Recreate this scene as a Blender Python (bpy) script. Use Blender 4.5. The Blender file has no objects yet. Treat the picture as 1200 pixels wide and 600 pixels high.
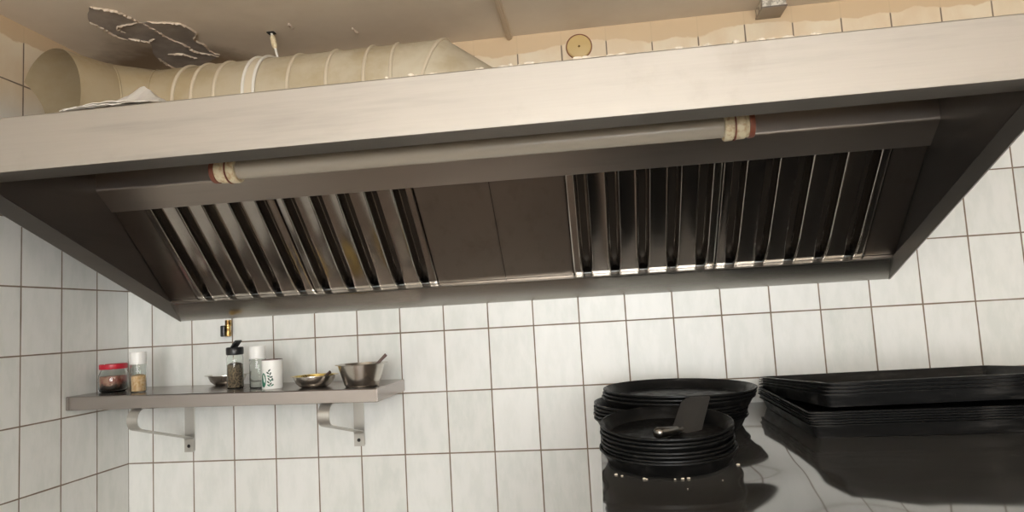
import bpy, bmesh, math, random
import numpy as np
from mathutils import Matrix, Vector, Euler, noise
random.seed(7)
PI = math.pi
C = bpy.context.scene.collection
ZO = 1.62                       # eye-level row of the survey sits 1.62 m above the floor
R = math.radians

# ------------------------------------------------------------------ camera
F = 788.486; YAW, PITCH, ROLL = -0.1214, 0.0920, -0.0568
CAM = Vector((1.7114, -2.209, 0.0284))
fw = Vector((math.sin(YAW)*math.cos(PITCH), math.cos(YAW)*math.cos(PITCH), math.sin(PITCH)))
r0 = Vector((math.cos(YAW), -math.sin(YAW), 0)); u0 = r0.cross(fw)
rt = math.cos(ROLL)*r0 + math.sin(ROLL)*u0
up = -math.sin(ROLL)*r0 + math.cos(ROLL)*u0
cd = bpy.data.cameras.new('camera'); cam = bpy.data.objects.new('camera', cd); C.objects.link(cam)
cd.sensor_fit = 'HORIZONTAL'; cd.sensor_width = 36; cd.lens = F/1200*36; cd.clip_start = .01
M4 = Matrix((rt, up, -fw)).transposed().to_4x4(); M4.translation = CAM + Vector((0, 0, ZO))
cam.matrix_world = M4
bpy.context.scene.camera = cam

def ray(px, py): return fw + (px-600)/F*rt - (py-300)/F*up
def onZ(px, py, z):
    d = ray(px, py); return CAM + d*((z-CAM.z)/d.z)
def onY(px, py, y):
    d = ray(px, py); return CAM + d*((y-CAM.y)/d.y)

# ------------------------------------------------------------------ materials
def mat(name, col=(.5, .5, .5), rough=.5, metal=0., spec=.5, **kw):
    m = bpy.data.materials.new(name); m.use_nodes = True
    b = m.node_tree.nodes['Principled BSDF']
    b.inputs['Base Color'].default_value = (*col, 1); b.inputs['Roughness'].default_value = rough
    b.inputs['Metallic'].default_value = metal; b.inputs['Specular IOR Level'].default_value = spec
    for k, v in kw.items(): b.inputs[k].default_value = v
    return m
class NT:
    """tiny node helper"""
    def __init__(s, m): s.m = m; s.t = m.node_tree; s.b = s.t.nodes['Principled BSDF']
    def n(s, typ, **kw):
        o = s.t.nodes.new(typ)
        for k, v in kw.items(): setattr(o, k, v)
        return o
    def l(s, a, b): s.t.links.new(a, b)
    def put(s, sock, v):
        if hasattr(v, 'is_output') or hasattr(v, 'links'): s.l(v, sock)
        else: sock.default_value = v
    def math(s, op, a, b=0., c=0.):
        o = s.n('ShaderNodeMath', operation=op)
        s.put(o.inputs[0], a); s.put(o.inputs[1], b); s.put(o.inputs[2], c)
        return o.outputs[0]
    def ramp(s, v, lo, hi, a=0., b=1., smooth=True):
        o = s.n('ShaderNodeMapRange', interpolation_type='SMOOTHSTEP' if smooth else 'LINEAR')
        s.put(o.inputs['Value'], v); s.put(o.inputs['From Min'], lo); s.put(o.inputs['From Max'], hi)
        o.inputs['To Min'].default_value = a; o.inputs['To Max'].default_value = b
        return o.outputs[0]
    def mix(s, f, a, b):
        o = s.n('ShaderNodeMix', data_type='RGBA')
        s.put(o.inputs[0], f)
        for i, v in ((6, a), (7, b)):
            if hasattr(v, 'links'): s.l(v, o.inputs[i])
            else: o.inputs[i].default_value = (*v, 1)
        return o.outputs[2]
    def pos(s): return s.n('ShaderNodeNewGeometry').outputs['Position']
    def obj(s): return s.n('ShaderNodeTexCoord').outputs['Object']
    def xyz(s, v):
        o = s.n('ShaderNodeSeparateXYZ'); s.l(v, o.inputs[0]); return o.outputs
    def vec(s, x, y, z):
        o = s.n('ShaderNodeCombineXYZ')
        for i, v in enumerate((x, y, z)): s.put(o.inputs[i], v)
        return o.outputs[0]
    def noise(s, v, scale, detail=3., rough=.5, stretch=(1, 1, 1), rot=(0, 0, 0)):
        mp = s.n('ShaderNodeMapping'); s.l(v, mp.inputs[0]); mp.inputs['Scale'].default_value = stretch
        mp.inputs['Rotation'].default_value = rot
        o = s.n('ShaderNodeTexNoise'); s.l(mp.outputs[0], o.inputs['Vector'])
        o.inputs['Scale'].default_value = scale; o.inputs['Detail'].default_value = detail; o.inputs['Roughness'].default_value = rough
        return o.outputs[0]
    def bump(s, h, strength=.2, dist=.01):
        o = s.n('ShaderNodeBump'); o.inputs['Strength'].default_value = strength; o.inputs['Distance'].default_value = dist
        s.l(h, o.inputs['Height']); s.l(o.outputs[0], s.b.inputs['Normal'])

def tile_mat(name, axis, grease_shade):
    m = mat(name, rough=.3, spec=.35); t = NT(m); p = t.pos(); X, Y, Z = t.xyz(p)
    u = X if axis == 'x' else Y
    z = t.math('SUBTRACT', Z, ZO)
    wob = t.noise(p, 9, 3)
    wob2 = t.math('MULTIPLY', t.math('SUBTRACT', wob, .5), .0016)
    def line(v, per):
        f = t.math('FRACT', t.math('ADD', t.math('DIVIDE', v, per), 100.5))
        return t.math('ABSOLUTE', t.math('MULTIPLY', t.math('SUBTRACT', f, .5), per))
    du = t.math('ADD', line(u, .15), wob2); dz = t.math('ADD', line(z, .2), wob2)
    d = t.math('MINIMUM', du, dz)
    grout = t.ramp(d, .0016, .0027, 1, 0)
    cu = t.math('FLOOR', t.math('DIVIDE', u, .15)); cz = t.math('FLOOR', t.math('DIVIDE', z, .2))
    wn = t.n('ShaderNodeTexWhiteNoise'); t.l(t.vec(cu, cz, 3.), wn.inputs['Vector']); wv = wn.outputs['Value']
    off = t.vec(t.math('ADD', u, t.math('MULTIPLY', cu, 7.3)), t.math('MULTIPLY', cz, 3.1), t.math('ADD', z, t.math('MULTIPLY', cu, 1.7)))
    marb = t.noise(off, 16, 5, .62, (1.6, 1, .55), (0, R(-38), 0))
    c1 = t.mix(wv, (.735, .74, .71), (.80, .805, .785))
    col = t.mix(t.ramp(marb, .38, .66), c1, t.mix(wv, (.66, .68, .645), (.76, .77, .745)))
    gcol = t.mix(t.noise(p, 30, 3), (.14, .095, .065), (.30, .24, .18))
    if grease_shade:
        # yellowed grease film high on the wall with a ragged wash of old ceiling paint over the top row
        n1 = t.noise(p, 7, 5, .6, (1, 1, .6)); n2 = t.noise(p, 3, 3, .5)
        film = t.ramp(z, .62, .80)
        col = t.mix(t.math('MULTIPLY', film, .9), col, t.mix(t.ramp(n1, .35, .65), (.79, .67, .49), (.73, .57, .38)))
        edge = t.math('ADD', .928, t.math('MULTIPLY', t.math('SUBTRACT', n2, .5), .12))
        edge = t.math('ADD', edge, t.math('MULTIPLY', t.math('SUBTRACT', n1, .5), .05))
        wash = t.ramp(z, edge, t.math('ADD', edge, .006))
        grout = t.math('MULTIPLY', grout, t.math('SUBTRACT', 1., t.math('MULTIPLY', wash, .93)))
        col = t.mix(t.math('MULTIPLY', wash, .85), col, t.mix(n1, (.58, .41, .24), (.69, .52, .33)))
    fin = t.mix(grout, col, gcol)
    t.l(fin, t.b.inputs['Base Color'])
    t.l(t.ramp(grout, 0, 1, .32, .8), t.b.inputs['Roughness'])
    h = t.math('ADD', t.math('MULTIPLY', t.math('SUBTRACT', 1., grout), 1.), t.math('MULTIPLY', marb, .30))
    t.bump(h, .35, .003)
    return m

def brushed(name, col, rough, axis='x', var=.08, metal=1., stain=0., scol=(.3, .26, .2), bumpk=.04, coat=None):
    m = mat(name, col, rough, metal); t = NT(m); o = t.obj()
    st = {'x': (.02, 1, 1), 'y': (1, .02, 1), 'z': (1, 1, .02)}[axis]
    n = t.noise(o, 260, 2, .6, st); big = t.noise(o, 2.2, 3, .55)
    streak = t.noise(o, 22, 4, .6, {'x': (.08, 1, 1), 'y': (1, .08, 1), 'z': (1, 1, .08)}[axis])
    r = t.math('ADD', rough-var, t.math('MULTIPLY', n, var)); r = t.math('ADD', r, t.math('MULTIPLY', big, var))
    t.l(r, t.b.inputs['Roughness'])
    f = t.math('MULTIPLY', t.ramp(streak, .50, .72), .35+stain)
    c = t.mix(f, col, tuple(x*.80 for x in col))
    if stain:
        c = t.mix(t.math('MULTIPLY', t.ramp(t.noise(o, 6, 6, .65), .55, .72), stain), c, scol)
    t.l(c, t.b.inputs['Base Color'])
    t.bump(n, bumpk*.5, .001)
    return m

M = {}
M['tile'] = tile_mat('white glazed wall tile', 'x', True)
M['tile_side'] = tile_mat('white glazed side wall tile', 'y', True)
M['fascia'] = brushed('brushed bright steel', (.50, .465, .42), .60, 'x', .10, stain=.25, scol=(.36, .32, .27))
M['hood'] = brushed('greasy hood steel', (.26, .225, .195), .30, 'x', .08, stain=.18, scol=(.16, .125, .09))
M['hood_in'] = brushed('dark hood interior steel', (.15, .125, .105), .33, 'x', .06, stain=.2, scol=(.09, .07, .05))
M['side'] = brushed('dull hood side steel', (.25, .235, .225), .36, 'y', .06)
M['rail'] = brushed('satin rail steel', (.50, .445, .395), .42, 'x', .05, bumpk=0)
M['gutter'] = mat('grey gutter steel', (.60, .585, .55), .24, 1.)
M['baffle'] = brushed('greasy filter steel', (.51, .47, .43), .20, 'y', .05, stain=.25, scol=(.17, .125, .075))
M['grease_shade'] = mat('shade-darkened greasy steel', (.045, .036, .028), .28, .6)  # near-black puts the shade of the deep filter channels into the steel colour
M['blank'] = brushed('dark blank plate steel', (.30, .26, .225), .34, 'z', .05, stain=.15, scol=(.16, .12, .085))
M['shelf'] = brushed('shelf steel', (.40, .36, .335), .24, 'x', .07)
M['bracket'] = brushed('galvanised bracket steel', (.50, .485, .45), .38, 'z', .08, metal=.75)
M['counter'] = brushed('dark polished steel top', (.115, .112, .106), .06, 'x', .02, metal=.5, bumpk=.004)
M['steel'] = brushed('bowl steel', (.64, .61, .56), .24, 'x', .06)
M['brassy'] = brushed('oily yellowed dish steel', (.62, .47, .16), .28, 'x', .06)
M['turner'] = brushed('worn turner handle steel', (.30, .285, .265), .3, 'x', .05)
M['spoon'] = mat('dark spoon steel', (.16, .11, .10), .3, .7)
M['black'] = mat('black pan iron', (.006, .006, .006), .42, 0, .22)
t = NT(M['black']); o = t.obj(); n = t.noise(o, 40, 5, .6)
t.l(t.ramp(n, .3, .75, .30, .62), t.b.inputs['Roughness']); t.l(t.mix(t.ramp(n, .45, .75), (.004, .004, .004), (.013, .012, .011)), t.b.inputs['Base Color']); t.bump(n, .12, .002)
M['tray'] = mat('black tray steel', (.018, .017, .016), .40, 0, .3)
t = NT(M['tray']); o = t.obj(); n = t.noise(o, 18, 6, .65, (.4, 1, 2.5))
t.l(t.ramp(n, .3, .7, .30, .6), t.b.inputs['Roughness']); t.l(t.mix(t.ramp(n, .48, .72), (.008, .008, .008), (.045, .042, .039)), t.b.inputs['Base Color'])
M['blade'] = mat('dark turner blade', (.075, .072, .068), .45, .5)
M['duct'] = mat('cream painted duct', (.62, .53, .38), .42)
t = NT(M['duct']); o = t.pos(); n = t.noise(o, 5, 5, .6); n2 = t.noise(o, 60, 2)
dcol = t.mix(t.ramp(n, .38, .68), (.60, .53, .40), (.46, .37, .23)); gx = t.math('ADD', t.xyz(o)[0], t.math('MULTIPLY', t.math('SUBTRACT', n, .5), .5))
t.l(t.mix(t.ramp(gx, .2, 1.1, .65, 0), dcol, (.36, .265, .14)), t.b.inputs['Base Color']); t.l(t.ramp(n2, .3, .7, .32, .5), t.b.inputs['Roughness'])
M['ring'] = mat('cream seam ring', (.64, .55, .41), .4)
M['clamp'] = mat('pale clamp band', (.80, .76, .68), .4)
M['ceil'] = mat('grimy beige ceiling paint', (.5, .42, .33), .55)
t = NT(M['ceil']); p = t.pos(); X, Y, Z = t.xyz(p)
n = t.noise(p, 2.4, 5, .6); nb = t.noise(p, 5, 4, .6)
base = t.mix(t.ramp(n, .35, .7), (.84, .735, .605), (.74, .63, .505))
dx = t.math('DIVIDE', t.math('SUBTRACT', X, .30), .34); dy = t.math('DIVIDE', t.math('ADD', Y, .02), .30)
dist = t.math('SQRT', t.math('ADD', t.math('MULTIPLY', dx, dx), t.math('MULTIPLY', dy, dy)))
dist = t.math('ADD', dist, t.math('MULTIPLY', t.math('SUBTRACT', nb, .5), .9))
stain = t.ramp(dist, .45, 1.0, .85, 0)
t.l(t.mix(stain, base, (.17, .095, .035)), t.b.inputs['Base Color'])
t.bump(t.noise(p, 45, 4), .10, .004)
M['plaster'] = mat('bare grey plaster', (.27, .225, .19), .8)
t = NT(M['plaster']); n = t.noise(t.pos(), 9, 6, .65); t.l(t.mix(t.ramp(n, .35, .65), (.43, .37, .32), (.30, .255, .215)), t.b.inputs['Base Color'])
M['flake'] = mat('curled paint flake', (.66, .54, .42), .6)
M['batten'] = mat('painted batten', (.66, .53, .39), .5)
M['boxpaint'] = mat('overpainted conduit box', (.62, .57, .48), .7)
t = NT(M['boxpaint']); n = t.noise(t.pos(), 60, 5, .7); t.l(t.mix(t.ramp(n, .42, .58), (.75, .70, .60), (.36, .32, .26)), t.b.inputs['Base Color']); t.bump(n, .5, .01)
M['disc'] = mat('yellowed cover plate', (.60, .43, .19), .5)
M['tube'] = mat('dusty grey lamp tube', (.50, .445, .36), .26)
M['capmat'] = mat('aged cream plastic', (.80, .68, .46), .4)
t = NT(M['capmat']); n = t.noise(t.obj(), 60, 4, .6); t.l(t.mix(t.ramp(n, .45, .68), (.84, .73, .50), (.62, .42, .22)), t.b.inputs['Base Color'])
M['rust'] = mat('rusty brown plastic', (.26, .085, .05), .5)
M['dark'] = mat('dark screw hole', (.012, .011, .010), .6)
M['paper'] = mat('crumpled white paper', (.86, .81, .74), .8)
M['brass'] = mat('dirty brass', (.52, .33, .11), .30, 1.)
t = NT(M['brass']); n = t.noise(t.obj(), 55, 4, .6); t.l(t.mix(t.ramp(n, .45, .62), (.62, .42, .16), (.10, .055, .02)), t.b.inputs['Base Color'])
M['blackplastic'] = mat('black plastic', (.012, .012, .013), .3)
M['whiteplastic'] = mat('white plastic', (.86, .86, .84), .35)
M['cup'] = mat('white ceramic', (.87, .87, .84), .35)
M['green'] = mat('green print', (.02, .15, .09), .5)
M['printdark'] = mat('dark green print', (.02, .05, .035), .5)
M['red'] = mat('red lid enamel', (.42, .015, .03), .3)
t = NT(M['red']); n = t.noise(t.obj(), 45, 2, .5); t.l(t.mix(t.ramp(n, .56, .60), (.45, .012, .03), (.85, .78, .76)), t.b.inputs['Base Color'])
M['glass'] = mat('clear jar glass', (.94, .97, .95), .02, **{'Transmission Weight': 1., 'IOR': 1.35})
M['jam'] = mat('dark red preserve', (.07, .02, .015), .35)
t = NT(M['jam']); z = t.xyz(t.obj())[2]; n = t.noise(t.obj(), 38, 3, .6)
zz = t.math('ADD', z, t.math('MULTIPLY', t.math('SUBTRACT', n, .5), .05))
t.l(t.mix(t.ramp(zz, .020, .034), (.012, .007, .006), t.mix(t.ramp(n, .42, .6), (.26, .05, .035), (.42, .22, .15))), t.b.inputs['Base Color'])
M['spice'] = mat('orange spice powder', (.80, .50, .25), .9)
t = NT(M['spice']); n = t.noise(t.obj(), 150, 3); t.l(t.mix(t.ramp(n, .35, .65), (.92, .68, .44), (.72, .42, .19)), t.b.inputs['Base Color'])
M['pepper'] = mat('ground pepper', (.10, .07, .045), .9)
t = NT(M['pepper']); n = t.noise(t.obj(), 260, 3); t.l(t.mix(t.ramp(n, .4, .6), (.05, .035, .025), (.26, .19, .12)), t.b.inputs['Base Color'])
M['salt'] = mat('grey herb dust', (.45, .45, .42), .9)
M['floor'] = mat('dark kitchen floor tile', (.075, .055, .045), .35)
t = NT(M['floor']); p = t.pos(); br = t.n('ShaderNodeTexBrick'); t.l(p, br.inputs['Vector'])
br.offset = 0; br.inputs['Scale'].default_value = 1; br.inputs['Brick Width'].default_value = .3; br.inputs['Row Height'].default_value = .3; br.inputs['Mortar Size'].default_value = .004
br.inputs['Color1'].default_value = (.215, .165, .135, 1); br.inputs['Color2'].default_value = (.175, .138, .115, 1); br.inputs['Mortar'].default_value = (.08, .07, .06, 1)
t.l(br.outputs[0], t.b.inputs['Base Color'])
M['roomwall'] = mat('cream room wall paint', (.66, .60, .52), .7)
M['crumb'] = mat('plaster crumbs', (.74, .65, .53), .9)
M['lampbody'] = mat('white lamp housing', (.8, .8, .78), .5)
M['lampglow'] = mat('glowing lamp diffuser', (.9, .9, .88), .5)
b = M['lampglow'].node_tree.nodes['Principled BSDF']; b.inputs['Emission Color'].default_value = (1, .93, .83, 1); b.inputs['Emission Strength'].default_value = 25.

M['fill_glow'] = mat('added window glow', (.9, .9, .9), .5)  # emission of the added unseen window, frontal fill light for the wall
b = M['fill_glow'].node_tree.nodes['Principled BSDF']; b.inputs['Emission Color'].default_value = (.985, 1, 1, 1); b.inputs['Emission Strength'].default_value = 19.
# ------------------------------------------------------------------ objects
WM = {}
def setp(o, label=None, cat=None, group=None, kind=None):
    if label: o['label'] = label
    if cat: o['category'] = cat
    if group: o['group'] = group
    if kind: o['kind'] = kind
    return o
def thing(name, label, cat, loc=(0, 0, 0), rot=(0, 0, 0), group=None):
    o = bpy.data.objects.new(name, None); C.objects.link(o); o.empty_display_size = .03
    o.location = Vector(loc)+Vector((0, 0, ZO)); o.rotation_euler = rot
    WM[o] = Matrix.LocRotScale(o.location, Euler(rot), None)
    return setp(o, label, cat, group)
def obj(name, bm, m, parent=None, local=False, smooth=None, origin=None):
    """one mesh object; bm in survey coordinates unless local"""
    me = bpy.data.meshes.new(name)
    if not local:
        bmesh.ops.translate(bm, verts=bm.verts, vec=(0, 0, ZO))
        if parent is not None: bmesh.ops.transform(bm, matrix=WM[parent].inverted(), verts=bm.verts)
    bmesh.ops.recalc_face_normals(bm, faces=bm.faces)
    o = bpy.data.objects.new(name, me); C.objects.link(o)
    if origin is not None and parent is None:
        v = Vector(origin)+Vector((0, 0, ZO)); bmesh.ops.translate(bm, verts=bm.verts, vec=-v); o.location = v
    bm.to_mesh(me); bm.free()
    for mm in (m if isinstance(m, (list, tuple)) else [m]): me.materials.append(mm)
    if smooth:
        for p in me.polygons: p.use_smooth = True
        me.set_sharp_from_angle(angle=R(smooth))
    if parent is not None: o.parent = parent; WM[o] = WM[parent].copy()
    else: WM[o] = Matrix.Translation(o.location)
    return o
def struct(name, bm, m, **kw):
    o = obj(name, bm, m, **kw)
    if o.parent is None: o['kind'] = 'structure'
    return o
def B(): return bmesh.new()
def add_box(bm, a, b, bev=0., mi=0):
    a = Vector(a); b = Vector(b); c = (a+b)/2; s = b-a
    r = bmesh.ops.create_cube(bm, size=1, matrix=Matrix.Translation(c) @ Matrix.Diagonal((*[abs(x) for x in s], 1)))
    vs = r['verts']
    if bev:
        es = {e for v in vs for e in v.link_edges}
        bmesh.ops.bevel(bm, geom=list(es), offset=bev, segments=2, affect='EDGES', profile=.5)
    return bm
def box(a, b, bev=0.): return add_box(B(), a, b, bev)
def add_lathe(bm, prof, n=40, mtx=None, close=True, mis=None):
    """prof: (r,z) list; revolved about local z"""
    rings = []
    for r, z in prof:
        if r < 1e-6: rings.append([bm.verts.new((0, 0, z))])
        else: rings.append([bm.verts.new((r*math.cos(2*PI*k/n), r*math.sin(2*PI*k/n), z)) for k in range(n)])
    for i in range(len(rings)-1):
        a, c = rings[i], rings[i+1]
        for k in range(n):
            k2 = (k+1) % n
            if len(a) == 1 and len(c) == 1: continue
            if len(a) == 1: f = bm.faces.new((a[0], c[k], c[k2]))
            elif len(c) == 1: f = bm.faces.new((a[k], c[0], a[k2]))
            else: f = bm.faces.new((a[k], c[k], c[k2], a[k2]))
            if mis: f.material_index = mis[i]
    if mtx is not None:
        bmesh.ops.transform(bm, matrix=mtx, verts=[v for r in rings for v in r])
    return bm
def lathe(prof, n=40, mtx=None, mis=None): return add_lathe(B(), prof, n, mtx, mis=mis)
def add_extrude_x(bm, pts, x0, x1, closed=True, caps=True):
    """(y,z) polygon extruded along x"""
    a = [bm.verts.new((x0, y, z)) for y, z in pts]; c = [bm.verts.new((x1, y, z)) for y, z in pts]
    n = len(pts)
    for i in range(n if closed else n-1):
        j = (i+1) % n; bm.faces.new((a[i], a[j], c[j], c[i]))
    if closed and caps: bm.faces.new(a); bm.faces.new(c)
    return bm
def sheet_pts(pts, th):
    """offset an open (y,z) polyline into a closed thin profile"""
    P = [Vector(p) for p in pts]; off = []
    for i, p in enumerate(P):
        d = (P[min(i+1, len(P)-1)]-P[max(i-1, 0)]).normalized(); nrm = Vector((-d.y, d.x)); off.append(p+nrm*th)
    return [tuple(p) for p in P]+[tuple(p) for p in reversed(off)]
def sheet(pts, x0, x1, th=.0015): return add_extrude_x(B(), sheet_pts(pts, th), x0, x1)
def add_tube(bm, pts, rad, n=12, caps=True):
    P = [Vector(p) for p in pts]; rr = rad if isinstance(rad, (list, tuple)) else [rad]*len(P)
    rings = []; nx = None
    for i, p in enumerate(P):
        d = (P[min(i+1, len(P)-1)]-P[max(i-1, 0)]).normalized()
        if nx is None:
            nx = d.orthogonal().normalized()
        nx = (nx-d*nx.dot(d)).normalized(); ny = d.cross(nx)
        rings.append([bm.verts.new(p+rr[i]*(math.cos(2*PI*k/n)*nx+math.sin(2*PI*k/n)*ny)) for k in range(n)])
    for a, c in zip(rings, rings[1:]):
        for k in range(n): bm.faces.new((a[k], a[(k+1) % n], c[(k+1) % n], c[k]))
    if caps: bm.faces.new(rings[0]); bm.faces.new(rings[-1])
    return bm
RX = Matrix.Rotation(PI/2, 4, 'Y')      # local z -> +x

# ------------------------------------------------------------------ room
FL = -1.62; CE = .986; XL = .0581; XR = 3.9; YF = -4.6
struct('floor', box((XL-.1, YF-.1, FL-.05), (XR+.1, .1, FL)), M['floor'])
ceil = struct('ceiling', box((XL-.1, YF-.1, CE), (XR+.1, .1, CE+.05)), M['ceil'])
struct('wall_back', box((XL-.1, 0, FL), (XR+.1, .1, CE)), M['tile'])
struct('wall_left', box((XL-.1, YF, FL), (XL, 0, CE)), M['tile_side'])
struct('wall_right', box((XR, YF, FL), (XR+.1, 0, CE)), M['roomwall'])
WX0, WX1, WZ0, WZ1 = .75, 3.05, -.55, .80       # added glowing window behind the photographer, gives the tiled wall frontal light
bm = B()
for a_, b_ in (((XL-.1, YF-.1, FL), (WX0, YF, CE)), ((WX1, YF-.1, FL), (XR+.1, YF, CE)), ((WX0, YF-.1, FL), (WX1, YF, WZ0)), ((WX0, YF-.1, WZ1), (WX1, YF, CE))): add_box(bm, a_, b_)
struct('wall_front', bm, M['roomwall'])
win = struct('added_window_1', box((WX0, YF-.06, WZ0), (WX1, YF-.05, WZ1)), M['fill_glow'])
bm = B()
for x in (WX0+.025, (WX0+WX1)/2, WX1-.025): add_box(bm, (x-.025, YF-.049, WZ0), (x+.025, YF-.01, WZ1))
for z in (WZ0+.025, WZ1-.025): add_box(bm, (WX0, YF-.048, z-.025), (WX1, YF-.011, z+.025))
obj('added_window_frame', bm, M['lampbody'], win)
# ceiling joint batten
bm = B(); add_box(bm, (1.466, -3.4, CE-.011), (1.486, -.001, CE+.001), .003)
add_box(bm, (1.470, -3.4, CE-.015), (1.480, -.002, CE-.010), .002)
struct('trim_1', bm, M['batten'])

# peeling paint: bare patch plus curled flake edges, traced on the ceiling plane
def CP(x, y): return onZ(120+x/4, y/4, CE)
def smooth_line(pts, n=6, jit=.004):
    out = []
    for i in range(len(pts)-1):
        p0, p1, p2, p3 = pts[max(i-1, 0)], pts[i], pts[i+1], pts[min(i+2, len(pts)-1)]
        for k in range(n):
            s = k/n
            q = .5*((2*p1)+(p2-p0)*s+(2*p0-5*p1+4*p2-p3)*s*s+(3*p1-p0-3*p2+p3)*s**3)
            out.append(q+Vector((random.uniform(-jit, jit), random.uniform(-jit, jit), 0)))
    out.append(pts[-1]); return out
E = [[(-60, 30), (0, 40), (60, 50), (120, 75), (175, 105)],
     [(190, 108), (250, 140), (310, 175), (380, 205), (430, 235), (460, 245), (510, 255), (545, 264)],
     [(210, 100), (260, 105), (330, 105), (390, 120), (440, 152), (435, 185), (480, 210), (505, 238), (548, 255)],
     [(110, 152), (72, 133), (100, 116), (165, 105)],
     [(-60, 100), (0, 130), (60, 165), (120, 186)], [(122, 178), (170, 185), (225, 197)],
     [(310, 253), (370, 250), (410, 262), (445, 271)], [(262, 270), (300, 298), (345, 320)], [(220, 190), (245, 180)], [(870, 108), (895, 132)], [(1165, 128), (1200, 152)]]
patch = [(-60, 34), (0, 42), (60, 52), (120, 77), (175, 107), (215, 102), (330, 107), (390, 122), (438, 153), (433, 186), (478, 212), (505, 240), (540, 262),
         (480, 300), (380, 325), (300, 300), (250, 262), (225, 199), (170, 187), (120, 186), (60, 165), (0, 131), (-60, 100)]
bm = B()
pv = [CP(*q) for q in patch]; pv = smooth_line(pv+[pv[0]], 4, .003)[:-1]
a = [bm.verts.new((v.x, v.y, CE-.0012)) for v in pv]; c = [bm.verts.new((v.x, v.y, CE+.004)) for v in pv]
f = bm.faces.new(a); 
for i in range(len(a)): bm.faces.new((a[i], a[(i+1) % len(a)], c[(i+1) % len(a)], c[i]))
bmesh.ops.triangulate(bm, faces=[f])
obj('bare_plaster_patch', bm, M['plaster'], ceil)
for e in E:
    pts = smooth_line([CP(*q) for q in e], 7, .0022)
    bm = B(); prev = None
    for i, p in enumerate(pts):
        d = (pts[min(i+1, len(pts)-1)]-pts[max(i-1, 0)]).normalized(); nn = Vector((-d.y, d.x, 0))
        if nn.y > 0: nn = -nn
        endf = math.sin(PI*(i+.6)/(len(pts)+.2))**.5
        w = (.006+.007*random.random())*endf; h = (.003+.005*random.random())*endf
        q = [p+Vector((0, 0, .002)), p+nn*w*.5+Vector((0, 0, -h*.35-.001)), p+nn*w*.25+Vector((0, 0, -h-.002)), p-nn*.003+Vector((0, 0, -.001))]
        ring = [bm.verts.new(x) for x in q]
        if prev:
            for k in range(4): bm.faces.new((prev[k], prev[(k+1) % 4], ring[(k+1) % 4], ring[k]))
        else: bm.faces.new(ring)
        prev = ring
    bm.faces.new(prev)
    obj('paint_flake', bm, M['flake'], ceil, smooth=60)

# lamps that light the kitchen, on the ceiling behind the photographer
for k, (lx, ly) in enumerate(((.95, -2.9), (2.85, -2.9))):
    lab = ['long tube lamp hung from the ceiling behind the camera, nearest the left tiled wall', 'long tube lamp hung from the ceiling on the right half of the room'][k]
    t_ = thing('ceiling_lamp', lab, 'lamp', (lx, ly, CE-.42), group='hanging lamps of the kitchen')
    obj('lamp_housing', box((lx-.62, ly-.03, CE-.415), (lx+.62, ly+.03, CE-.385), .004), M['lampbody'], t_)
    bm = B(); add_tube(bm, [(lx-.6, ly, CE-.442), (lx+.6, ly, CE-.442)], .026, 16)
    obj('lamp_tube', bm, M['lampglow'], t_, smooth=40)
    for dx in (-.45, .45): obj('suspension_rod', add_tube(B(), [(lx+dx, ly, CE-.386), (lx+dx, ly, CE-.0005)], .005, 8), M['lampbody'], t_, smooth=40)

# ------------------------------------------------------------------ extractor hood
H0, H1 = .2556, 2.613; YH = -.88; ZB = .083; ZF = .418; ZT = .5435
hood = thing('extractor_hood', 'long stainless steel extractor hood with slanted filter bank, fixed on the tiled wall', 'extractor hood', (1.43, -.44, ZB))
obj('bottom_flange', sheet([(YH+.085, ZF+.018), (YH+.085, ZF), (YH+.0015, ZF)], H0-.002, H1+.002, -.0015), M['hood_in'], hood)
obj('front_panel', sheet([(YH+.001, ZF-.0002), (YH, ZF+.003), (YH, ZT-.003), (YH+.003, ZT), (YH+.03, ZT)], H0-.002, H1+.002, -.0015), M['fascia'], hood)
obj('top_panel', box((H0, YH+.01, ZT-.003), (H1, -.001, ZT-.0017)), M['hood_in'], hood)
sl = (ZF-ZB)/(-YH)
for s, x in ((-1, H0), (1, H1)):
    bm = B(); pts = [(-.001, ZB), (YH+.001, ZF), (YH+.001, ZT-.002), (-.001, ZT-.002)]
    add_extrude_x(bm, pts, x+(-.0015 if s < 0 else 0), x+(0 if s < 0 else .0015))
    sp = obj('side_panel', bm, M['side'], hood)
    bm = B(); w = .043; ix = -s
    lo = [(-.001, ZB), (YH+.004, ZF-.0015)]
    prof = [(0, 0), (.004*ix, -.002), (.012*ix, w*.93), (.010*ix, w), (0, w*.98)]
    ra = [bm.verts.new((x+px, lo[0][0]-pz*.0, lo[0][1]+pz)) for px, pz in prof]
    rb = [bm.verts.new((x+px, lo[1][0], lo[1][1]+pz)) for px, pz in prof]
    for i in range(5): bm.faces.new((ra[i], ra[(i+1) % 5], rb[(i+1) % 5], rb[i]))
    bm.faces.new(ra); bm.faces.new(rb)
    obj('side_gutter', bm, M['side'], sp)
# lower gutter rail along the wall
prof = [(-.001, ZB), (-.064, ZB+.0545), (-.067, ZB+.0585), (-.066, ZB+.062), (-.054, ZB+.074), (-.050, ZB+.072), (-.058, ZB+.0625), (-.010, ZB+.019), (-.001, ZB+.012)]
obj('gutter_rail', add_extrude_x(B(), prof, H0+.004, H1-.004), M['gutter'], hood, smooth=35)
# upper sloped strip and the upright plate above it
obj('upper_rail', sheet([(-.322, .439), (-.3335, .4205), (-.336, .4205), (-.399, .4715), (-.401, .4745), (-.4015, .478), (-.4015, ZT-.003)], H0+.0005, H1-.0005, -.0015), M['rail'], hood)
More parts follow.
